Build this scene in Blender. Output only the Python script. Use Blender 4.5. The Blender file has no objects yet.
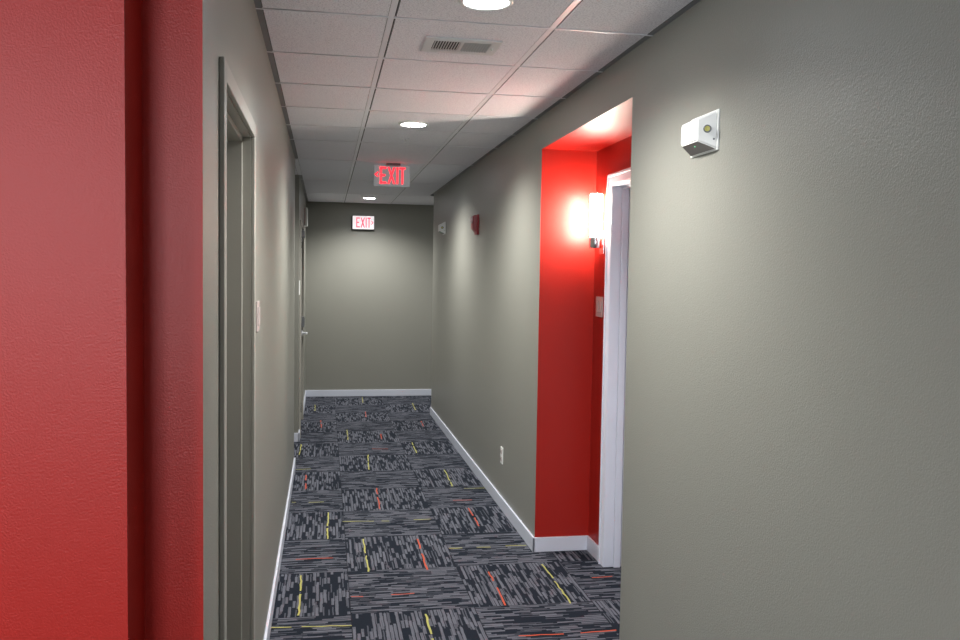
import bpy, bmesh, math, random
from mathutils import Vector, Matrix
random.seed(7)
sc = bpy.context.scene
COL = sc.collection
PI = math.pi

# ------------------------------------------------------------------ measures
XL, XR, H = -0.25, 1.25, 2.603          # corridor walls, ceiling
YE = 11.62                              # end wall
YR = 10.03                              # right wall stops, side passage opens
YL = 7.34                               # left wall stops, side opening
YJ = 8.50                               # left wall goes on
RY1, RY2, RZ, RX = 3.42, 4.927, 2.403, 1.586   # red recess
YB, YA, XS = 1.857, 1.70, -0.368        # stepped red walls
T = 0.6096
CX0, GY0 = 0.1338, 4.1232               # carpet tile origin

# ------------------------------------------------------------------ materials
def newmat(name):
    m = bpy.data.materials.new(name); m.use_nodes = True
    nt = m.node_tree
    b = nt.nodes.get('Principled BSDF')
    return m, nt, b

def lin(c):
    return tuple((v / 255 / 12.92) if v / 255 <= 0.04045 else ((v / 255 + 0.055) / 1.055) ** 2.4 for v in c)

def simple(name, rgb, rough=0.5, metal=0.0, bump=0.0, bscale=200, spec=None, var=0.0):
    m, nt, b = newmat(name)
    c = lin(rgb)
    b.inputs['Base Color'].default_value = (*c, 1)
    b.inputs['Roughness'].default_value = rough
    b.inputs['Metallic'].default_value = metal
    if spec is not None: b.inputs['Specular IOR Level'].default_value = spec
    geo = nt.nodes.new('ShaderNodeNewGeometry')
    if var > 0:
        n = nt.nodes.new('ShaderNodeTexNoise'); n.inputs['Scale'].default_value = 3.0
        n.inputs['Detail'].default_value = 4
        nt.links.new(geo.outputs['Position'], n.inputs['Vector'])
        mx = nt.nodes.new('ShaderNodeMix'); mx.data_type = 'RGBA'
        mx.inputs['A'].default_value = (*[v * (1 - var) for v in c], 1)
        mx.inputs['B'].default_value = (*[min(1, v * (1 + var)) for v in c], 1)
        nt.links.new(n.outputs['Fac'], mx.inputs['Factor'])
        nt.links.new(mx.outputs['Result'], b.inputs['Base Color'])
    if bump > 0:
        n = nt.nodes.new('ShaderNodeTexNoise'); n.inputs['Scale'].default_value = bscale
        n.inputs['Detail'].default_value = 2.5
        n.inputs['Roughness'].default_value = 0.55
        nt.links.new(geo.outputs['Position'], n.inputs['Vector'])
        bp = nt.nodes.new('ShaderNodeBump'); bp.inputs['Strength'].default_value = bump
        bp.inputs['Distance'].default_value = 0.002
        nt.links.new(n.outputs['Fac'], bp.inputs['Height'])
        nt.links.new(bp.outputs['Normal'], b.inputs['Normal'])
    return m

def emis(name, rgb, strength, base=(1, 1, 1)):
    m, nt, b = newmat(name)
    b.inputs['Base Color'].default_value = (*base, 1)
    b.inputs['Roughness'].default_value = 0.3
    b.inputs['Emission Color'].default_value = (*rgb, 1)
    b.inputs['Emission Strength'].default_value = strength
    return m

M = {}
M['grey'] = simple('grey_wall_paint', (140, 139, 130), 0.38, bump=0.6, bscale=210, var=0.02)
M['red'] = simple('red_wall_paint', (164, 30, 20), 0.42, bump=0.4, bscale=230, spec=0.38, var=0.02)
M['white_paint'] = simple('white_ceiling_paint', (226, 220, 214), 0.6, bump=0.2, bscale=130)
M['trim'] = simple('white_trim_paint', (214, 218, 230), 0.35, bump=0.05, bscale=60)
M['trim_grey'] = simple('pale_door_paint', (205, 206, 214), 0.4, bump=0.05, bscale=60)
M['frame_grey'] = simple('grey_metal_frame_paint', (160, 157, 148), 0.35, bump=0.08, bscale=90)
M['door_grey'] = simple('grey_door_paint', (120, 118, 110), 0.4, bump=0.08, bscale=90)
M['grid'] = simple('white_grid_metal', (240, 240, 246), 0.4)
M['angle'] = simple('grey_wall_angle', (120, 122, 126), 0.4)
M['gap'] = simple('ceiling_reveal', (60, 60, 64), 0.8)
M['plastic'] = simple('white_plastic', (240, 240, 236), 0.35)
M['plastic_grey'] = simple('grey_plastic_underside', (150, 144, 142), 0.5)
M['plate'] = simple('ivory_plate_plastic', (192, 176, 172), 0.4)
M['dark'] = simple('dark_slot', (22, 22, 24), 0.6)
M['black'] = simple('black_housing', (14, 14, 15), 0.5)
M['signpanel'] = emis('edge_lit_sign_panel', (0.8, 0.9, 0.95), 0.04, (0.5, 0.51, 0.52))
M['signgrey'] = simple('grey_sign_panel', (118, 120, 122), 0.3)
M['alarm'] = simple('red_alarm_plastic', (140, 12, 24), 0.35)
M['chrome'] = simple('brushed_chrome', (200, 200, 204), 0.22, metal=1.0)
M['steel'] = simple('vent_metal', (226, 228, 230), 0.35, metal=0.2)
M['steel_dk'] = simple('vent_slat_metal', (190, 193, 197), 0.4, metal=0.2)
M['fadedred'] = emis('wall_exit_letters', (0.9, 0.12, 0.2), 0.35, (0.75, 0.05, 0.09))
M['exitred'] = emis('lit_exit_letters', (1.0, 0.022, 0.035), 0.85, (0.8, 0.02, 0.03))
M['signface'] = emis('backlit_sign_face', (1.0, 0.93, 0.95), 0.22, (0.85, 0.85, 0.85))
M['led'] = emis('led_lens', (0.92, 0.95, 1.0), 22.0)
M['sconce'] = emis('sconce_glass', (1.0, 0.91, 0.76), 50.0)
M['lampyellow'] = simple('yellow_lamp_lens', (222, 214, 120), 0.25)
M['green'] = emis('green_indicator', (0.05, 1.0, 0.35), 1.0)
M['lens'] = simple('strobe_lens', (220, 205, 208), 0.15)

# ceiling tile: mineral fibre with fine pits
def mat_tile():
    m, nt, b = newmat('mineral_fibre_tile')
    geo = nt.nodes.new('ShaderNodeNewGeometry')
    n = nt.nodes.new('ShaderNodeTexNoise'); n.inputs['Scale'].default_value = 160; n.inputs['Detail'].default_value = 3
    n.inputs['Roughness'].default_value = 0.7
    nt.links.new(geo.outputs['Position'], n.inputs['Vector'])
    cr = nt.nodes.new('ShaderNodeValToRGB')
    cr.color_ramp.elements[0].position = 0.36; cr.color_ramp.elements[0].color = (*lin((212, 211, 220)), 1)
    cr.color_ramp.elements[1].position = 0.52; cr.color_ramp.elements[1].color = (*lin((246, 246, 252)), 1)
    nt.links.new(n.outputs['Fac'], cr.inputs['Fac'])
    nt.links.new(cr.outputs['Color'], b.inputs['Base Color'])
    b.inputs['Roughness'].default_value = 0.9
    bp = nt.nodes.new('ShaderNodeBump'); bp.inputs['Strength'].default_value = 0.35; bp.inputs['Distance'].default_value = 0.002
    nt.links.new(n.outputs['Fac'], bp.inputs['Height']); nt.links.new(bp.outputs['Normal'], b.inputs['Normal'])
    return m
M['tile'] = mat_tile()

# carpet: quarter-turned tiles of dashed loops
def mat_carpet():
    m, nt, b = newmat('dashed_carpet_tile')
    N, Lk = nt.nodes, nt.links
    def mth(op, a, c=None, d=None):
        n = N.new('ShaderNodeMath'); n.operation = op
        for i, v in enumerate((a, c, d)):
            if v is None: continue
            if isinstance(v, (int, float)): n.inputs[i].default_value = v
            else: Lk.new(v, n.inputs[i])
        return n.outputs[0]
    geo = N.new('ShaderNodeNewGeometry')
    sep = N.new('ShaderNodeSeparateXYZ'); Lk.new(geo.outputs['Position'], sep.inputs[0])
    x = mth('SUBTRACT', sep.outputs[0], CX0); y = mth('SUBTRACT', sep.outputs[1], GY0)
    ix = mth('FLOOR', mth('DIVIDE', x, T)); iy = mth('FLOOR', mth('DIVIDE', y, T))
    par = mth('FLOORED_MODULO', mth('ADD', ix, iy), 2.0)        # 1: loops run along the corridor
    inv = mth('SUBTRACT', 1.0, par)
    u = mth('ADD', mth('MULTIPLY', x, par), mth('MULTIPLY', y, inv))
    v = mth('ADD', mth('MULTIPLY', y, par), mth('MULTIPLY', x, inv))
    nz = N.new('ShaderNodeTexNoise'); nz.inputs['Scale'].default_value = 14; nz.inputs['Detail'].default_value = 3
    Lk.new(geo.outputs['Position'], nz.inputs['Vector'])
    u = mth('ADD', u, mth('MULTIPLY', mth('SUBTRACT', nz.outputs['Fac'], 0.5), 0.007))
    tid = mth('ADD', mth('MULTIPLY', ix, 17.3), mth('MULTIPLY', iy, 5.7))
    def wn(a, c, d):
        cmb = N.new('ShaderNodeCombineXYZ')
        for i, q in enumerate((a, c, d)):
            if isinstance(q, (int, float)): cmb.inputs[i].default_value = q
            else: Lk.new(q, cmb.inputs[i])
        w = N.new('ShaderNodeTexWhiteNoise'); w.noise_dimensions = '3D'; Lk.new(cmb.outputs[0], w.inputs[0])
        return w.outputs['Value']
    def layer(w, L, seed):
        col = mth('FLOOR', mth('DIVIDE', u, w))
        off = mth('MULTIPLY', wn(col, tid, seed), 3.0)
        seg = mth('FLOOR', mth('ADD', mth('DIVIDE', v, L), off))
        val = wn(col, seg, mth('ADD', tid, seed + 3.3))
        fr = mth('FRACT', mth('DIVIDE', u, w))
        return val, fr
    v1, f1 = layer(T / 32, 0.088, 1.1)
    v2, f2 = layer(T / 96, 0.12, 7.7)
    big = mth('GREATER_THAN', v1, 0.57)
    edge = mth('LESS_THAN', mth('ABSOLUTE', mth('SUBTRACT', f1, 0.5)), 0.36)
    dash = mth('MULTIPLY', big, edge)
    thin = mth('MULTIPLY', mth('GREATER_THAN', v2, 0.78), 0.55)
    fac = mth('MAXIMUM', mth('MULTIPLY', dash, mth('ADD', 0.62, mth('MULTIPLY', v2, 0.45))), thin)
    fz = N.new('ShaderNodeTexNoise'); fz.inputs['Scale'].default_value = 420; fz.inputs['Detail'].default_value = 2
    Lk.new(geo.outputs['Position'], fz.inputs['Vector'])
    fac = mth('MULTIPLY', fac, mth('ADD', 0.65, mth('MULTIPLY', fz.outputs['Fac'], 0.7)))
    mx = N.new('ShaderNodeMix'); mx.data_type = 'RGBA'; mx.clamp_factor = True
    mx.inputs['A'].default_value = (*lin((24, 30, 40)), 1)
    mx.inputs['B'].default_value = (*lin((104, 105, 114)), 1)
    Lk.new(fac, mx.inputs['Factor'])
    # tile seams
    def seam(ax):
        f = mth('FRACT', mth('DIVIDE', ax, T))
        return mth('GREATER_THAN', mth('ABSOLUTE', mth('SUBTRACT', f, 0.5)), 0.496)
    s = mth('MAXIMUM', seam(x), seam(y))
    mx2 = N.new('ShaderNodeMix'); mx2.data_type = 'RGBA'
    Lk.new(mth('MULTIPLY', s, 0.7), mx2.inputs['Factor']); Lk.new(mx.outputs['Result'], mx2.inputs['A'])
    mx2.inputs['B'].default_value = (*lin((24, 28, 36)), 1)
    Lk.new(mx2.outputs['Result'], b.inputs['Base Color'])
    b.inputs['Roughness'].default_value = 0.95
    b.inputs['Specular IOR Level'].default_value = 0.15
    bp = N.new('ShaderNodeBump'); bp.inputs['Strength'].default_value = 0.5; bp.inputs['Distance'].default_value = 0.003
    Lk.new(mth('ADD', fac, mth('MULTIPLY', fz.outputs['Fac'], 0.5)), bp.inputs['Height']); Lk.new(bp.outputs['Normal'], b.inputs['Normal'])
    return m
M['carpet'] = mat_carpet()
M['yarn_yellow'] = simple('yellow_yarn', (172, 168, 92), 0.95, bump=0.5, bscale=300)
M['yarn_orange'] = simple('orange_yarn', (184, 78, 50), 0.95, bump=0.5, bscale=300)

# ------------------------------------------------------------------ mesh helpers
class MB:
    def __init__(s): s.bm = bmesh.new(); s.mats = []
    def mi(s, m):
        m = M[m] if isinstance(m, str) else m
        if m not in s.mats: s.mats.append(m)
        return s.mats.index(m)
    def box(s, x0, x1, y0, y1, z0, z1, m, bev=0.0, **faces):
        """faces: xp, xn, yp, yn, zp, zn -> material of that face"""
        vs = [s.bm.verts.new(p) for p in ((x0,y0,z0),(x1,y0,z0),(x1,y1,z0),(x0,y1,z0),(x0,y0,z1),(x1,y0,z1),(x1,y1,z1),(x0,y1,z1))]
        fs = {'zn':(3,2,1,0),'zp':(4,5,6,7),'yn':(0,1,5,4),'xp':(1,2,6,5),'yp':(2,3,7,6),'xn':(3,0,4,7)}
        out = []
        for k, ids in fs.items():
            f = s.bm.faces.new([vs[i] for i in ids]); f.material_index = s.mi(faces.get(k, m)); out.append(f)
        if bev > 0:
            es = list({e for f in out for e in f.edges})
            bmesh.ops.bevel(s.bm, geom=es, offset=bev, segments=2, affect='EDGES', profile=0.5, clamp_overlap=True)
        return s
    def prism(s, pts, axis, a, b, m, bev=0):
        """polygon pts (2D) extruded along axis from a to b"""
        def mk(p, t):
            if axis == 'x': return (t, p[0], p[1])
            if axis == 'y': return (p[0], t, p[1])
            return (p[0], p[1], t)
        A = [s.bm.verts.new(mk(p, a)) for p in pts]; B = [s.bm.verts.new(mk(p, b)) for p in pts]
        fs = [s.bm.faces.new(A), s.bm.faces.new(list(reversed(B)))]
        for i in range(len(pts)):
            j = (i + 1) % len(pts)
            fs.append(s.bm.faces.new([A[j], A[i], B[i], B[j]]))
        for f in fs: f.material_index = s.mi(m)
        bmesh.ops.recalc_face_normals(s.bm, faces=fs)
        if bev: bmesh.ops.bevel(s.bm, geom=list({e for f in fs for e in f.edges}), offset=bev, segments=2, affect='EDGES', clamp_overlap=True)
        return s
    def frustum(s, back, front, xb, xf, m, under=None, bev=0):
        """back/front rectangles (y0,y1,z0,z1) at x=xb and x=xf"""
        def r(q, x): return [s.bm.verts.new(p) for p in ((x,q[0],q[2]),(x,q[1],q[2]),(x,q[1],q[3]),(x,q[0],q[3]))]
        A, B = r(back, xb), r(front, xf)
        fs = [s.bm.faces.new(A), s.bm.faces.new(list(reversed(B)))]
        for i in range(4):
            j = (i + 1) % 4
            f = s.bm.faces.new([A[j], A[i], B[i], B[j]]); fs.append(f)
        for f in fs: f.material_index = s.mi(m)
        if under: fs[2].material_index = s.mi(under)
        bmesh.ops.recalc_face_normals(s.bm, faces=fs)
        if bev: bmesh.ops.bevel(s.bm, geom=list({e for f in fs for e in f.edges}), offset=bev, segments=3, affect='EDGES', clamp_overlap=True)
        return s
    def lathe(s, prof, origin, axis, m, n=40):
        """prof: list of (radius, height along axis)"""
        ax = Vector(axis).normalized()
        t = Vector((1, 0, 0)) if abs(ax.x) < 0.9 else Vector((0, 1, 0))
        e1 = ax.cross(t).normalized(); e2 = ax.cross(e1)
        o = Vector(origin); rings = []
        for r, h in prof:
            if r < 1e-6: rings.append([s.bm.verts.new(o + ax * h)])
            else: rings.append([s.bm.verts.new(o + ax * h + e1 * (r * math.cos(2*PI*k/n)) + e2 * (r * math.sin(2*PI*k/n))) for k in range(n)])
        fs = []
        for a, b in zip(rings, rings[1:]):
            for k in range(n):
                k2 = (k + 1) % n
                if len(a) == 1 and len(b) == 1: continue
                if len(a) == 1: f = s.bm.faces.new([a[0], b[k], b[k2]])
                elif len(b) == 1: f = s.bm.faces.new([a[k2], a[k], b[0]])
                else: f = s.bm.faces.new([a[k], b[k], b[k2], a[k2]])
                f.material_index = s.mi(m); f.smooth = True; fs.append(f)
        bmesh.ops.recalc_face_normals(s.bm, faces=fs)
        return s
    def build(s, name, parent=None, kind=None, shift=None):
        if shift is not None: bmesh.ops.translate(s.bm, verts=s.bm.verts, vec=-Vector(shift))
        me = bpy.data.meshes.new(name); s.bm.to_mesh(me); s.bm.free()
        for m in s.mats: me.materials.append(m)
        o = bpy.data.objects.new(name, me); COL.objects.link(o)
        if parent: o.parent = parent
        if kind: o['kind'] = kind
        if shift is not None and not parent: o.location = shift
        return o

def thing(name, loc, label=None, cat=None, group=None, kind=None):
    o = bpy.data.objects.new(name, None); COL.objects.link(o); o.location = loc
    o.empty_display_size = 0.05
    if label: o['label'] = label
    if cat: o['category'] = cat
    if group: o['group'] = group
    if kind: o['kind'] = kind
    return o

def dup(root, loc, label):
    r = root.copy(); COL.objects.link(r); r.location = loc; r['label'] = label
    for ch in list(root.children):
        c = ch.copy(); COL.objects.link(c); c.parent = r
        for g in list(ch.children):
            d = g.copy(); COL.objects.link(d); d.parent = c
    return r

# ------------------------------------------------------------------ room shell
G = 'grey'; R = 'red'
# right wall with the recess
m = MB()
m.box(XR, 1.95, -4.0, RY1, 0, H, G, yp=R)
m.box(XR, 1.95, RY2, YR, 0, H, G, yn=R)
m.box(XR, RX, RY1, RY2, RZ, H, G, zn=R)
m.build('wall_right', kind='structure')
D0, D1, DZ = 3.70, 4.614, 2.176            # recess door opening
m = MB()
m.box(RX, RX+0.13, RY1, D0, 0, H, R)
m.box(RX, RX+0.13, D1, RY2, 0, H, R)
m.box(RX, RX+0.13, D0, D1, DZ, H, R)
m.build('wall_recess', kind='structure')
# left wall, near stretch with metal door opening
L0, L1, LZ = 2.18, 3.03, 2.113
XLB = XL - 0.25
m = MB()
m.box(XLB, XL, YB, L0, 0, H, G, yn=R)
m.box(XLB, XL, L0, L1, LZ, H, G)
m.box(XLB, XL, L1, YL, 0, H, G)
m.build('wall_left', kind='structure')
# far stretch of left wall, with its own door opening
F0, F1, FZ = 8.74, 9.80, 2.13
m = MB()
m.box(XLB, XL, YJ, F0, 0, H, G)
m.box(XLB, XL, F0, F1, FZ, H, G)
m.box(XLB, XL, F1, YE, 0, H, G)
m.box(-2.2, XLB, YJ, YJ+0.14, 0, H, G)
m.build('wall_left', kind='structure').name = 'wall_left_far'
m = MB(); m.box(-2.34, -2.2, 7.2, YJ+0.14, 0, H, G); m.box(-2.2, XLB, 7.2, YL, 0, H, G)
m.build('wall_side_opening', kind='structure')
# near red wall, one step closer than the red end face of the left wall
m = MB()
m.box(-3.2, XS, YA, YB, 0, H, R)
m.build('wall_left_red', kind='structure')
# end wall and the passage to the right
m = MB(); m.box(XLB, 4.0, YE, YE+0.14, 0, H, G); m.build('wall_end', kind='structure')
m = MB(); m.box(1.95, 4.0, YR-0.14, YR, 0, H, G); m.box(4.0, 4.14, YR-0.14, YE+0.14, 0, H, G)
m.build('wall_side_passage', kind='structure')
# lobby behind the camera, with added windows that let light onto the near walls
m = MB()
WY0, WY1, WZ0, WZ1 = -3.4, -0.9, 1.5, 2.5
BX0, BX1 = -2.3, -0.7
m.box(-3.34, BX0, -4.14, -4.0, 0, H, G); m.box(BX1, 1.95, -4.14, -4.0, 0, H, G)
m.box(BX0, BX1, -4.14, -4.0, 0, WZ0, G); m.box(BX0, BX1, -4.14, -4.0, WZ1, H, G)
m.build('wall_back', kind='structure')
m = MB(); m.box(-3.34, -3.2, -4.0, WY0, 0, H, G); m.box(-3.34, -3.2, WY1, YB, 0, H, G)
m.box(-3.34, -3.2, WY0, WY1, 0, WZ0, G); m.box(-3.34, -3.2, WY0, WY1, WZ1, H, G)
m.build('wall_lobby', kind='structure')
m = MB()
for y in (WY0, (WY0+WY1)/2 - 0.025, WY1-0.05): m.box(-3.3, -3.24, y, y+0.05, WZ0, WZ1, 'trim')
m.box(-3.3, -3.24, WY0, WY1, WZ0, WZ0+0.05, 'trim'); m.box(-3.3, -3.24, WY0, WY1, WZ1-0.05, WZ1, 'trim')
m.build('added_window_1', kind='structure')  # added frame, out of view, around the left fill lamp
m = MB()
for x in (BX0, (BX0+BX1)/2 - 0.025, BX1-0.05): m.box(x, x+0.05, -4.1, -4.04, WZ0, WZ1, 'trim')
m.box(BX0, BX1, -4.1, -4.04, WZ0, WZ0+0.05, 'trim'); m.box(BX0, BX1, -4.1, -4.04, WZ1-0.05, WZ1, 'trim')
m.build('added_window_2', kind='structure')  # second added frame, out of view, around the rear fill lamp

# floor with yarn accents raised from the loops
m = MB()
m.box(-3.34, 4.14, -4.14, YE+0.14, -0.1, 0.0, 'carpet')
acc = [('y',0.244,5.303,0.249,4.708),('o',0.58,5.26,0.573,4.695),('y',-0.118,4.698,-0.116,4.14),('y',0.032,5.934,0.025,5.332),('o',0.4,6.575,0.392,5.984),('o',1.013,5.929,1.014,5.487),('o',0.911,4.618,0.903,4.125),('y',1.241,4.699,1.238,4.103),('y',0.495,4.072,0.49,3.6),('o',-0.143,7.074,-0.136,6.601),('y',0.397,7.81,0.373,7.205),('y',1.01,7.134,0.993,6.562),('y',-0.216,8.358,-0.219,7.876),('y',0.854,8.349,0.848,7.847),('y',0.239,9.092,0.235,8.539),('o',0.578,8.83,0.571,8.558),('o',-0.036,9.718,-0.03,9.248),('y',-0.112,10.879,-0.11,10.401),('y',1.117,10.928,1.099,10.372),('o',0.487,10.284,0.477,9.906),('y',0.5,11.516,0.49,11.01),('o',1.077,9.566,1.069,9.232),
 ('y',0.125,5.704,0.434,5.674),('y',0.599,5.682,0.714,5.684),('o',-0.157,4.972,0.056,4.97),('y',-0.224,6.231,-0.196,6.227),('y',-0.106,6.216,0.001,6.217),('o',0.141,4.347,0.202,4.344),('o',0.347,4.351,0.467,4.349),('y',0.751,5.051,0.831,5.048),('y',0.919,5.05,1.005,5.046),('y',1.1,5.055,1.228,5.046),('y',-0.237,4.012,0.134,3.987),('o',0.887,3.757,1.099,3.751),('o',1.18,3.747,1.356,3.76),('o',1.457,4.447,1.577,4.45),('o',0.936,6.143,1.077,6.142),('y',1.073,6.483,1.239,6.482),('o',0.448,8.073,0.597,8.057),('y',-0.24,7.279,-0.107,7.292)]
for i in range(-5, 2):                      # the same yarns on the lobby floor behind the camera
    for j in range(-13, -1):
        x0 = CX0 + i*T; y0 = GY0 + j*T; c = random.choice('yoy'); o = random.uniform(0.1, 0.5)
        if (i + j) % 2: acc.append((c, x0+o, y0+0.56, x0+o, y0+0.04))
        else: acc.append((c, x0+0.04, y0+o, x0+0.56, y0+o))
for c, ax, ay, bx, by in acc:
    L = math.hypot(bx-ax, by-ay); n = max(2, int(L/0.045))
    dx, dy = (bx-ax)/L, (by-ay)/L; nx, ny = -dy, dx
    broken = L > 0.3
    rows = []
    for k in range(n+1):
        t = k/n; w = 0.0045 + random.uniform(-0.001, 0.001); j = random.uniform(-0.0035, 0.0035)
        px, py = ax + dx*L*t + nx*j, ay + dy*L*t + ny*j
        rows.append((m.bm.verts.new((px-nx*w, py-ny*w, 0.0015)), m.bm.verts.new((px+nx*w, py+ny*w, 0.0015))))
    gap = random.randint(n//3, max(n//3, 2*n//3)); glen = 1 if c == 'y' else max(1, n//5)
    for k in range(n):
        if broken and gap <= k < gap + glen: continue
        f = m.bm.faces.new([rows[k][0], rows[k][1], rows[k+1][1], rows[k+1][0]])
        f.normal_update()
        if f.normal.z < 0: f.normal_flip()
        f.material_index = m.mi('yarn_yellow' if c == 'y' else 'yarn_orange')
loose = [v for v in m.bm.verts if not v.link_faces]
bmesh.ops.delete(m.bm, geom=loose, context='VERTS')
m.build('floor', kind='structure')

# ceiling: slab, tiles dropped a little below the grid, so each joint is a groove
ROWY = [3.2124 + T*n for n in range(-12, 6)] + [7.30, 8.86, 10.27, YE]
COLX = [-3.2, -2.815, -2.205, -1.596, -0.987, -0.3765, XL] 
XA = 0.2364
m = MB(); g = MB()
m.box(-3.34, 4.14, -4.14, YE+0.14, H+0.002, H+0.12, 'gap')
DROP = 0.004
def tile(x0, x1, y0, y1, wl, wr):
    if x1-x0 < 0.03 or y1-y0 < 0.03: return
    a, b_, c, d = x0+wl, x1-wr, y0+0.009, y1-0.009
    m.box(a, b_, c, d, H-DROP, H+0.0015, 'tile', bev=0.0015)
main = 0.014
xs_cor = [(XL, XA, 0.024, main), (XA, XA+T, main, main), (XA+T, XR, main, 0.024)]
for y0, y1 in zip(ROWY, ROWY[1:]):
    for x0, x1, wl, wr in xs_cor:
        if y1 <= YR+0.3 or x1 < XR: tile(x0, x1, y0, y1, wl, wr)
        else: tile(x0, XA+2*T, y0, y1, main, main)
    if y1 < 1.9:                            # lobby bays
        xs = [-3.2, -2.8116, -2.202, -1.5924, -0.9828, -0.3732, XL]
        for a, b_ in zip(xs, xs[1:]):
            if y1 > YA: tile(a, b_, y0, YA, main, main)
            else: tile(a, b_, y0, y1, main, main)
for x0 in (XA+2*T, XA+3*T, XA+4*T, XA+5*T):
    tile(x0, x0+T if x0 < 3.2 else 4.0, 10.27, YE, main, main); tile(x0, x0+T if x0 < 3.2 else 4.0, YR, 10.27, main, main)
for a, b_ in ((-2.2, -1.56), (-1.56, -0.95), (-0.95, XL)): tile(a, b_, YL, YJ, main, main)
ceil = m.build('ceiling', kind='structure')
for x in (XA, XA+T): g.box(x-0.0138, x+0.0085, -4.0, YE, H-0.0052, H+0.0019, 'grid')
for y in ROWY[:-1]: g.box(XL, XR, y-0.001, y+0.0088, H-0.0060, H+0.0018, 'grid')
g.box(XL-0.0138, XL+0.0238, YL, YJ, H-0.0045, H+0.0018, 'grid')
g.build('ceiling_grid', parent=ceil)
g = MB()                                    # wall angle
def angle(x0, x1, y0, y1): g.box(x0, x1, y0, y1, H-0.0045, H+0.0019, 'angle')
angle(XL, XL+0.022, YB, YL); angle(XR-0.022, XR, -4, YR); angle(XL, XL+0.022, YJ, YE); angle(XL, 4.0, YE-0.022, YE)
g.build('wall_angle', parent=ceil)

# baseboards
BH, BT = 0.088, 0.013
def bb(name, segs):
    m = MB()
    for (x0, x1, y0, y1) in segs: m.box(x0, x1, y0, y1, 0.0, BH, 'trim', bev=0.003)
    m.build(name, kind='structure')
bb('baseboard_left', [(XL, XL+BT, L1+0.052, YL+BT), (XLB, XL+BT, YL, YL+BT), (XL, XL+BT, YB-BT, L0-0.052)])
bb('baseboard_left_far', [(-2.2, XL+BT, YJ-BT, YJ), (XL, XL+BT, YJ-BT, F0-0.052), (XL, XL+BT, F1+0.052, YE)])
bb('baseboard_right', [(XR-BT, XR, -4.0, RY1+BT), (XR-BT, XR, RY2-BT, YR+BT), (XR-BT, 1.95, YR, YR+BT), (XR-BT, RX, RY2-BT, RY2), (XR-BT, RX, RY1, RY1+BT)])
bb('baseboard_recess', [(RX-BT, RX, D1+0.058, RY2-BT), (RX-BT, RX, RY1+BT, D0-0.058)])
bb('baseboard_end', [(XL+BT, 4.0, YE-BT, YE)])
bb('baseboard_left_red', [(-3.2, XS+BT, YA-BT, YA), (XS, XS+BT, YA-BT, YB), (XS, XL+BT, YB-BT, YB)])

# ------------------------------------------------------------------ doors
# grey hollow metal door in the near left wall
d = thing('door_1', (XL-0.05, (L0+L1)/2, 0), kind='structure')
def put(m, name, par, base): return m.build(name, parent=par, shift=base)
def frame_left(y0, y1, z1, mat, face=0.05, proud=0.013, depth=0.16, st=(0.115, 0.052)):
    m = MB()
    x1 = XL + proud; x0 = XL - depth
    m.box(XL, x1, y0-face, y0, 0, z1+face, mat, bev=0.003); m.box(XL, x1, y1, y1+face, 0, z1+face, mat, bev=0.003)
    m.box(XL, x1, y0-0.001, y1+0.001, z1, z1+face, mat, bev=0.003)
    m.box(x0, XL, y0-0.001, y0+0.003, 0, z1, mat); m.box(x0, XL, y1-0.003, y1+0.001, 0, z1, mat); m.box(x0, XL, y0, y1, z1-0.003, z1+0.001, mat)
    s0, s1 = XL-st[0], XL-st[1]             # stop
    m.box(s0, s1, y0, y0+0.018, 0, z1, mat, bev=0.002); m.box(s0, s1, y1-0.018, y1, 0, z1, mat, bev=0.002); m.box(s0, s1, y0, y1, z1-0.018, z1, mat, bev=0.002)
    return m
b1 = tuple(d.location)
put(frame_left(L0, L1, LZ, 'frame_grey', st=(0.115, 0.028)), 'door_frame', d, b1)
m = MB(); m.box(XL-0.16, XL-0.118, L0+0.004, L1-0.004, 0.008, LZ-0.004, 'door_grey', bev=0.001); leaf = put(m, 'door_leaf', d, b1)
def lever(y, z, x, sgn, mat='steel'):
    m = MB()
    m.lathe([(0, 0), (0.031, 0), (0.031, 0.010), (0.012, 0.012), (0.011, 0.06), (0, 0.06)], (x, y, z), (1, 0, 0), mat, 24)
    m.box(x+0.048, x+0.066, min(y, y+sgn*0.115)-0.008, max(y, y+sgn*0.115)+0.008, z-0.009, z+0.009, mat, bev=0.004)
    return m
put(lever(L0+0.075, 1.0, XL-0.118, 1), 'door_handle', d, b1)

# white cased door in the back of the red recess
d = thing('door_2', (RX+0.1, (D0+D1)/2, 0), kind='structure'); b1 = tuple(d.location)
m = MB(); cw, cp = 0.056, 0.014
def casing(y0, y1, z0, z1):
    m.box(RX-cp, RX, y0, y1, z0, z1, 'trim', bev=0.004)
casing(D1-0.004, D1+cw, 0, DZ+cw); casing(D0-cw, D0+0.004, 0, DZ+cw)
m.box(RX-cp, RX, D0, D1, DZ-0.004, DZ+cw, 'trim', bev=0.004)
m.box(RX-cp-0.006, RX, D1+cw-0.014, D1+cw+0.001, 0, DZ+cw, 'trim', bev=0.002)
m.box(RX-cp-0.006, RX, D0-cw-0.001, D0-cw+0.014, 0, DZ+cw, 'trim', bev=0.002)
m.box(RX-cp-0.006, RX, D0-cw-0.001, D1+cw+0.001, DZ+cw-0.014, DZ+cw+0.001, 'trim', bev=0.002)
put(m, 'door_casing', d, b1)
m = MB()
for (y0, y1) in ((D1-0.012, D1), (D0, D0+0.012)): m.box(RX-0.012, RX+0.14, y0, y1, 0, DZ, 'trim', bev=0.002)
m.box(RX-0.012, RX+0.14, D0, D1, DZ-0.012, DZ, 'trim', bev=0.002)
for (y0, y1) in ((D1-0.028, D1-0.011), (D0+0.011, D0+0.028)): m.box(RX+0.045, RX+0.085, y0, y1, 0, DZ-0.012, 'trim', bev=0.003)
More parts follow.
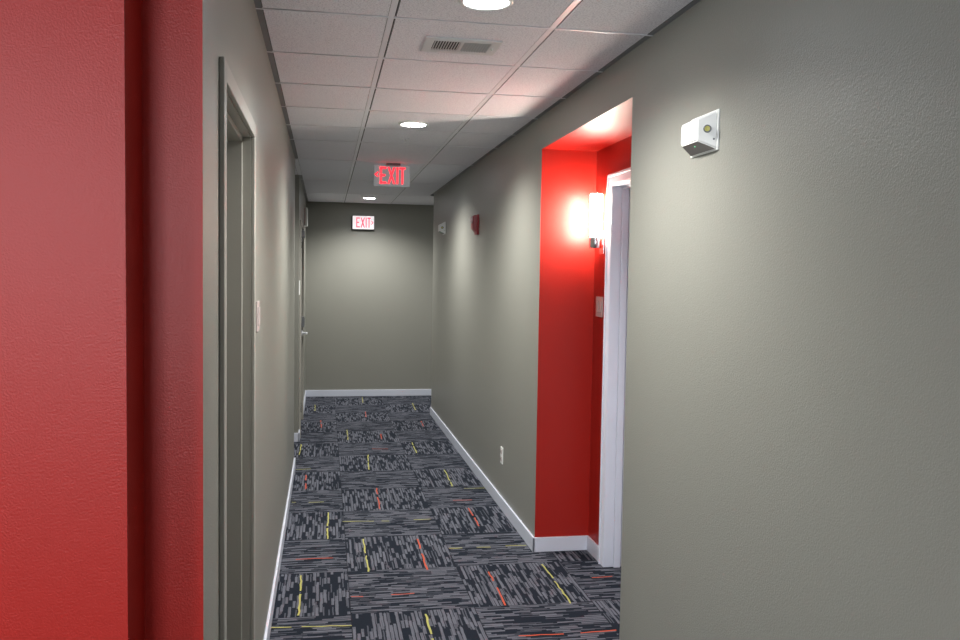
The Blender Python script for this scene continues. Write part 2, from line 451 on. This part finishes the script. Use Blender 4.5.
m.box(RX+0.045, RX+0.085, D0+0.012, D1-0.012, DZ-0.028, DZ-0.011, 'trim', bev=0.003)
put(m, 'door_jamb', d, b1)
m = MB(); m.box(RX+0.087, RX+0.128, D0+0.014, D1-0.014, 0.01, DZ-0.014, 'trim_grey', bev=0.001); put(m, 'door_leaf', d, b1)
m = MB(); m.lathe([(0, 0), (0.03, 0), (0.03, 0.01), (0.012, 0.012), (0.011, 0.04), (0.026, 0.048), (0.028, 0.062), (0.018, 0.072), (0, 0.074)], (RX+0.087, D0+0.08, 0.98), (-1, 0, 0), 'chrome', 24)
put(m, 'door_handle', d, b1)

# far left exit door with frame, lever, keypad and closer
d = thing('door_3', (XL-0.03, (F0+F1)/2, 0), kind='structure'); b1 = tuple(d.location)
put(frame_left(F0, F1, FZ, 'frame_grey', depth=0.12, proud=0.018), 'door_frame', d, b1)
m = MB(); m.box(XL-0.048, XL-0.004, F0+0.005, F1-0.005, 0.01, FZ-0.005, 'frame_grey', bev=0.001); put(m, 'door_leaf', d, b1)
put(lever(F1-0.075, 0.985, XL-0.004, -1), 'door_handle', d, b1)
m = MB(); m.box(XL-0.004, XL+0.028, F1-0.11, F1-0.045, 1.05, 1.17, 'signgrey', bev=0.004)
for a in range(3):
    for b_ in range(4): m.box(XL+0.027, XL+0.031, F1-0.1+a*0.018, F1-0.088+a*0.018, 1.07+b_*0.022, 1.084+b_*0.022, 'chrome')
put(m, 'keypad', d, b1)
m = MB(); m.box(XL-0.004, XL+0.045, F0+0.06, F0+0.32, FZ-0.12, FZ-0.05, 'signgrey', bev=0.005)
m.box(XL+0.02, XL+0.035, F0+0.2, F0+0.5, FZ-0.04, FZ-0.03, 'signgrey'); put(m, 'door_closer', d, b1)
m = MB()
for z in (0.25, 1.05, 1.90): m.lathe([(0, 0), (0.011, 0), (0.011, 0.1), (0, 0.1)], (XL+0.012, F0+0.002, z), (0, 0, 1), 'chrome', 12)
put(m, 'hinge', d, b1)

# ------------------------------------------------------------------ ceiling lights
def make_light():
    t = thing('ceiling_light', (0, 0, 0), 'x', 'light', 'round downlights in the ceiling')
    m = MB(); m.lathe([(0.094, 0.0), (0.0945, -0.006), (0.090, -0.009), (0.079, -0.0095), (0.0755, -0.005)], (0, 0, 0), (0, 0, 1), 'plastic', 48)
    m.build('trim_ring', parent=t)
    m = MB(); m.lathe([(0.076, -0.0045), (0.06, -0.0058), (0.03, -0.0068), (0, -0.007)], (0, 0, 0), (0, 0, 1), 'led', 48)
    m.build('lens', parent=t)
    return t
def spot(x, y, power, size=150, blend=0.75, col=(1.0, 0.995, 0.97)):
    l = bpy.data.lights.new('downlight_beam', 'SPOT'); l.energy = power; l.spot_size = math.radians(size); l.spot_blend = blend
    l.shadow_soft_size = 0.07; l.color = col
    o = bpy.data.objects.new('downlight_beam', l); COL.objects.link(o); o.location = (x, y, H-0.03)
    return o
ZT = H - DROP
LX = 0.54
first = make_light()
LP = 58
first.location = (LX, 2.94, ZT)
first['label'] = 'round lit ceiling light nearest the camera, cut by the top edge, before the air vent'
spot(LX, 2.94, LP)
for y, lb in ((5.41, 'round lit ceiling light between the air vent and the hanging red exit sign'),
              (7.86, 'round ceiling light hidden behind the hanging red exit sign'),
              (10.77, 'small round lit ceiling light in front of the far end wall')):
    dup(first, (LX, y, ZT), lb); spot(LX, y, LP)
spot_l = [(-1.3, 0.3), (-0.1, -2.6)]  # added lamps, unseen in the lobby, that brighten the near walls
for i, (x, y) in enumerate(spot_l):
    dup(first, (x, y, ZT), 'added round ceiling light, unseen behind the camera, to light the near walls'); spot(x, y, LP*(0.5, 2.2)[i], 150, 0.8)
dup(first, (3.0, 10.9, ZT), 'round ceiling light in the side passage round the corner'); spot(3.0, 10.9, LP*0.6)

# ------------------------------------------------------------------ supply air vent
vx0, vx1, vy0, vy1 = 0.388, 0.700, 3.425, 3.642
t = thing('air_vent', ((vx0+vx1)/2, (vy0+vy1)/2, ZT), 'rectangular white metal louvred air vent set in a ceiling tile', 'vent'); b1 = tuple(t.location)
m = MB(); fz0, fz1 = ZT-0.007, ZT-0.0002
ix0, ix1, iy0, iy1 = vx0+0.040, vx1-0.040, vy0+0.040, vy1-0.040; xm = (ix0+ix1)/2
m.box(vx0, ix0, vy0, vy1, fz0, fz1, 'steel', bev=0.003); m.box(ix1, vx1, vy0, vy1, fz0, fz1, 'steel', bev=0.003)
m.box(ix0-0.002, ix1+0.002, vy0, iy0, fz0, fz1, 'steel', bev=0.003); m.box(ix0-0.002, ix1+0.002, iy1, vy1, fz0, fz1, 'steel', bev=0.003)
m.box(xm-0.006, xm+0.006, iy0, iy1, fz0+0.001, fz1, 'steel')
put(m, 'vent_frame', t, b1)
m = MB(); m.box(ix0, ix1, iy0, iy1, ZT-0.0012, ZT-0.0002, 'dark'); put(m, 'dark_opening', t, b1)
for bank, (a, b_) in enumerate(((ix0, xm-0.006), (xm+0.006, ix1))):
    n = 10
    for k in range(n):
        x = a + (k+0.5)*(b_-a)/n
        m = MB(); w = 0.0026; tl = -0.0030 if bank == 0 else 0.0036
        m.prism([(x-tl-w/2, ZT-0.0015), (x-tl+w/2, ZT-0.0015), (x+tl+w/2, fz0), (x+tl-w/2, fz0)], 'y', iy0, iy1, 'steel_dk')
        put(m, 'slat', t, b1)
m = MB(); m.lathe([(0, 0), (0.006, 0), (0.006, -0.004), (0.003, -0.009), (0, -0.009)], (vx1-0.026, (vy0+vy1)/2, fz0), (0, 0, 1), 'plastic', 16); put(m, 'damper_lever', t, b1)

# sprinkler
t = thing('sprinkler_head', (0.542, 6.01, ZT), 'tiny dark sprinkler head in the ceiling just beyond the middle ceiling light', 'sprinkler'); b1 = tuple(t.location)
m = MB(); m.lathe([(0.032, 0), (0.032, -0.003), (0.014, -0.006), (0.011, -0.004)], b1, (0, 0, 1), 'grid', 24); put(m, 'escutcheon', t, b1)
m = MB(); m.lathe([(0, -0.001), (0.009, -0.001), (0.008, -0.018), (0.016, -0.020), (0.016, -0.022), (0, -0.022)], b1, (0, 0, 1), 'grid', 20); put(m, 'deflector', t, b1)

# ------------------------------------------------------------------ exit signs
def letters(m, x0, x1, z0, z1, ya, yb, mat):
    """EXIT built of bars in the x-z plane, facing -y"""
    W = x1-x0; s = 0.24*W/1.0*0.30; st = W*0.071; hz = (z1-z0)
    bars = []
    e0, e1 = x0, x0+W*0.25
    m.box(e0, e0+st, ya, yb, z0, z1, mat)
    for zz in (z0, z0+hz*0.5-hz*0.055, z1-hz*0.12): m.box(e0, e1 if zz != z0+hz*0.5-hz*0.055 else e1-0.01, ya, yb, zz, zz+hz*0.12, mat)
    a0, a1 = x0+W*0.30, x0+W*0.60
    m.prism([(a0, z0), (a0+st*1.1, z0), (a1, z1), (a1-st*1.1, z1)], 'y', ya, yb, mat)
    m.prism([(a1-st*1.1, z0), (a1, z0), (a0+st*1.1, z1), (a0, z1)], 'y', ya+0.0004, yb, mat)
    i0 = x0+W*0.645
    m.box(i0, i0+st, ya, yb, z0, z1, mat)
    t0, t1 = x0+W*0.76, x1
    m.box(t0, t1, ya, yb, z1-hz*0.12, z1, mat); tc = (t0+t1)/2
    m.box(tc-st/2, tc+st/2, ya, yb, z0, z1, mat)
def chevron(m, xc, zc, w, h, sgn, ya, yb, mat):
    """open arrow head; sgn -1 points to -x"""
    tip = xc+sgn*w/2; bk = xc-sgn*w/2; k = w*0.45
    m.prism([(tip, zc), (bk, zc+h/2), (bk-sgn*0, zc+h/2-k*0.9), (tip-sgn*k*1.0, zc), (bk, zc-h/2+k*0.9), (bk, zc-h/2)], 'y', ya, yb, mat)

# hanging sign
sx0, sx1, sz0, sz1, sy = 0.403, 0.713, 2.404, 2.582, 7.38
t = thing('exit_sign', ((sx0+sx1)/2, sy+0.02, H-DROP), 'lit red EXIT sign with left arrow hanging from the ceiling', 'exit sign'); b1 = tuple(t.location)
m = MB(); m.box(sx0, sx1, sy, sy+0.04, sz0, sz1, 'signpanel', bev=0.012); put(m, 'sign_panel', t, b1)
m = MB(); m.box(sx0+0.105, sx1-0.085, sy-0.03, sy+0.07, sz1-0.001, H-DROP-0.0005, 'angle', bev=0.004); put(m, 'ceiling_mount', t, b1)
m = MB(); letters(m, 0.456, 0.672, 2.426, 2.568, sy-0.003, sy+0.001, 'exitred'); put(m, 'lettering', t, b1)
m = MB(); chevron(m, 0.424, 2.503, 0.032, 0.05, -1, sy-0.003, sy+0.001, 'exitred'); put(m, 'arrow', t, b1)
# end wall sign
t = thing('exit_sign', (0.495, YE, 2.33), 'white EXIT sign with pinkish letters and right arrow on the end wall', 'exit sign'); b1 = tuple(t.location)
m = MB(); m.box(0.345, 0.645, YE-0.048, YE, 2.236, 2.428, 'black', bev=0.008); put(m, 'housing', t, b1)
m = MB(); m.box(0.357, 0.642, YE-0.054, YE-0.046, 2.250, 2.426, 'signface', bev=0.004); put(m, 'sign_face', t, b1)
m = MB(); letters(m, 0.405, 0.598, 2.272, 2.405, YE-0.0565, YE-0.053, 'fadedred'); put(m, 'lettering', t, b1)
m = MB(); chevron(m, 0.619, 2.338, 0.028, 0.062, 1, YE-0.0565, YE-0.053, 'fadedred'); put(m, 'arrow', t, b1)
# sign on the far left wall, seen edge-on
t = thing('exit_sign', (XL, 10.55, 2.32), 'white and red sign on far left wall above the door, seen edge-on', 'sign'); b1 = tuple(t.location)
m = MB(); m.box(XL, XL+0.040, 10.40, 10.70, 2.22, 2.43, 'plastic', bev=0.004); put(m, 'housing', t, b1)
m = MB(); m.box(XL+0.008, XL+0.015, 10.399, 10.701, 2.224, 2.426, 'alarm'); put(m, 'red_edge', t, b1)

# ------------------------------------------------------------------ emergency lights
def make_emergency():
    t = thing('emergency_light', (XR, 2.7125, 2.14), 'x', 'emergency light'); b1 = tuple(t.location)
    m = MB(); m.box(XR-0.006, XR+0.001, 2.608, 2.817, 2.072, 2.204, 'plastic', bev=0.003); put(m, 'back_plate', t, b1)
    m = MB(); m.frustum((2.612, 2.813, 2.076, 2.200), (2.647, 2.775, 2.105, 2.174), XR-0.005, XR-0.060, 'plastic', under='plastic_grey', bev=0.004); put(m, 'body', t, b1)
    for s, y in ((-1, 2.6275), (1, 2.7975)):
        m = MB(); ax = Vector((-0.55, s*0.83, -0.05)); o = (XR-0.032, y, 2.141)
        m.lathe([(0.0125, -0.004), (0.0128, 0.008), (0.010, 0.010), (0.0085, 0.006)], o, ax, 'signgrey', 24); lh = put(m, 'lamp_head', t, b1)
        m = MB(); m.lathe([(0.009, 0.0065), (0.005, 0.008), (0, 0.0085)], o, ax, 'lampyellow', 24); put(m, 'lamp_lens', lh, b1)
    m = MB(); m.lathe([(0, -0.002), (0.003, -0.002), (0.003, 0.0025), (0, 0.0025)], (XR-0.038, 2.705, 2.096), (-0.3, 0, -1), 'green', 12); put(m, 'indicator', t, b1)
    m = MB(); m.lathe([(0, -0.002), (0.003, -0.002), (0.003, 0.002), (0, 0.002)], (XR-0.014, 2.6185, 2.108), (-0.2, -1, 0), 'signgrey', 12); put(m, 'test_button', t, b1)
    return t
em = make_emergency()
em['label'] = 'large white wedge-shaped emergency light high on the near right wall'
dup(em, (XR, 9.09, 2.155), 'small white emergency light far down the right wall, beyond the red fire alarm')

# fire alarm
t = thing('fire_alarm', (XR, 7.045, 2.077), 'dark red fire alarm with round strobe on the right wall', 'fire alarm'); b1 = tuple(t.location)
m = MB(); m.box(XR-0.018, XR+0.001, 6.985, 7.105, 1.994, 2.160, 'alarm', bev=0.004); put(m, 'back_plate', t, b1)
m = MB(); m.frustum((6.99, 7.10, 2.008, 2.158), (7.0, 7.09, 2.042, 2.150), XR-0.016, XR-0.050, 'alarm', bev=0.006); put(m, 'body', t, b1)
m = MB(); m.lathe([(0.026, -0.004), (0.027, 0.010), (0.018, 0.016), (0, 0.018)], (XR-0.048, 7.04, 2.115), (-1, 0, 0), 'lens', 24); put(m, 'strobe', t, b1)

# outlet on the right wall
t = thing('wall_outlet', (XR, 5.912, 0.378), 'white electrical outlet low on the right wall above the baseboard', 'outlet'); b1 = tuple(t.location)
m = MB(); m.box(XR-0.006, XR, 5.876, 5.948, 0.319, 0.437, 'plastic', bev=0.002); put(m, 'cover_plate', t, b1)
for z in (0.352, 0.404):
    m = MB(); m.box(XR-0.009, XR-0.005, 5.895, 5.929, z-0.015, z+0.015, 'plate', bev=0.0015)
    s = put(m, 'receptacle', t, b1)
    m = MB(); m.box(XR-0.0096, XR-0.008, 5.903, 5.906, z-0.006, z+0.008, 'dark'); m.box(XR-0.0096, XR-0.008, 5.918, 5.921, z-0.006, z+0.008, 'dark'); put(m, 'slots', s, b1)

# switch plates
def switch(x, s, yc, zc, w, h, label, mat, gangs=2, dark=None):
    t = thing('light_switch', (x, yc, zc), label, 'light switch'); b1 = tuple(t.location)
    a, b_ = sorted((x, x+s*0.006))
    m = MB(); m.box(a, b_, yc-w/2, yc+w/2, zc-h/2, zc+h/2, mat, bev=0.002); put(m, 'cover_plate', t, b1)
    for k in range(gangs):
        y = yc + (k-(gangs-1)/2)*0.046
        m = MB(); a, b_ = sorted((x+s*0.005, x+s*0.0095)); m.box(a, b_, y-0.0165, y+0.0165, zc-0.033, zc+0.033, dark or mat, bev=0.0015); put(m, 'rocker', t, b1)
        m = MB(); a, b_ = sorted((x+s*0.0055, x+s*0.007)); m.box(a, b_, y-0.0180, y+0.0180, zc-0.0345, zc+0.0345, 'signgrey'); put(m, 'rocker_gap', t, b1)
switch(XL, 1, 3.300, 1.489, 0.100, 0.114, 'pale pinkish switch plate on the left wall beside the grey door frame', 'plate')
switch(RX, -1, 4.805, 1.483, 0.116, 0.118, 'pinkish switch plate on the red recess wall below the lit sconce', 'plate')

# small room sign
t = thing('room_sign', (XL, 8.55, 1.49), 'thin white sign strip on the far left wall before the far door', 'sign'); b1 = tuple(t.location)
m = MB(); m.box(XL, XL+0.008, 8.515, 8.66, 1.44, 1.58, 'plastic', bev=0.002)
m.build('sign_plate', parent=t, shift=b1)

# ------------------------------------------------------------------ wall sconce
cx, cy = 1.532, 4.745
t = thing('wall_sconce', (RX, cy+0.02, 1.85), 'lit white glass cylinder sconce with chrome base on the red recess wall', 'wall light'); b1 = tuple(t.location)
m = MB(); m.lathe([(0.0, 1.886), (0.033, 1.886), (0.0345, 1.90), (0.0345, 2.130)], (cx, cy, 0), (0, 0, 1), 'sconce', 36); m.lathe([(0.0345, 2.130), (0.032, 2.138), (0.0, 2.140)], (cx, cy, 0), (0, 0, 1), 'plastic', 36); put(m, 'glass_shade', t, b1)
m = MB(); m.lathe([(0.0, 1.822), (0.034, 1.822), (0.037, 1.826), (0.037, 1.882), (0.035, 1.8855), (0.0, 1.8855)], (cx, cy, 0), (0, 0, 1), 'chrome', 36); put(m, 'base', t, b1)
m = MB(); m.box(cx+0.03, RX-0.004, cy+0.005, cy+0.029, 1.842, 1.868, 'chrome', bev=0.002); put(m, 'arm', t, b1)
m = MB(); m.box(RX-0.008, RX, cy-0.005, cy+0.075, 1.79, 1.92, 'chrome', bev=0.003); put(m, 'wall_plate', t, b1)

# ------------------------------------------------------------------ lights
def area(name, loc, rot, sx, sy, power, col):
    l = bpy.data.lights.new(name, 'AREA'); l.shape = 'RECTANGLE'; l.size = sx; l.size_y = sy; l.energy = power; l.color = col
    o = bpy.data.objects.new(name, l); COL.objects.link(o); o.location = loc; o.rotation_euler = rot
    return o
area('added_lobby_fill', (-3.36, (WY0+WY1)/2, (WZ0+WZ1)/2), (PI/2, 0, -PI/2), WY1-WY0, WZ1-WZ0, 30, (0.86, 0.93, 1.0))  # added cool fill for the near walls, from the lobby's left side
area('added_lobby_fill', ((BX0+BX1)/2, -4.16, (WZ0+WZ1)/2), (PI/2, 0, 0), BX1-BX0, WZ1-WZ0, 50, (0.90, 0.95, 1.0))  # added fill from behind, lighting the stepped red walls
w = bpy.data.worlds.new('World'); sc.world = w; w.use_nodes = True
w.node_tree.nodes['Background'].inputs[0].default_value = (0.75, 0.85, 1.0, 1)
w.node_tree.nodes['Background'].inputs[1].default_value = 1.0

# ------------------------------------------------------------------ camera
cam = bpy.data.cameras.new('Camera'); co = bpy.data.objects.new('Camera', cam); COL.objects.link(co)
cam.sensor_width = 36; cam.lens = 855.38*36/960; cam.clip_start = 0.02
pitch, yaw, roll = -0.0517, 0.1798, 0.0155
cyw, syw, cp, sp = math.cos(yaw), math.sin(yaw), math.cos(pitch), math.sin(pitch)
fwd = Vector((syw*cp, cyw*cp, sp)); right = Vector((cyw, -syw, 0)); up = right.cross(fwd)
cr, sr = math.cos(roll), math.sin(roll)
# image x axis: (right*cr + down*sr)?  a' = a cr - b sr ; b' = a sr + b cr
xi = right*cr + up*sr; yi = up*cr - right*sr
R3 = Matrix((xi, yi, -fwd)).transposed()
co.matrix_world = Matrix.Translation((0, 0, 1.6537)) @ R3.to_4x4()
sc.camera = co

sc.view_settings.view_transform = 'Standard'; sc.view_settings.look = 'None'
sc.view_settings.gamma = 1.0; sc.view_settings.use_curve_mapping = False
sc.view_settings.exposure = 1.62
sc.cycles.use_denoising = True
sc.cycles.max_bounces = 10; sc.cycles.diffuse_bounces = 6
sc.cycles.sample_clamp_indirect = 6.0
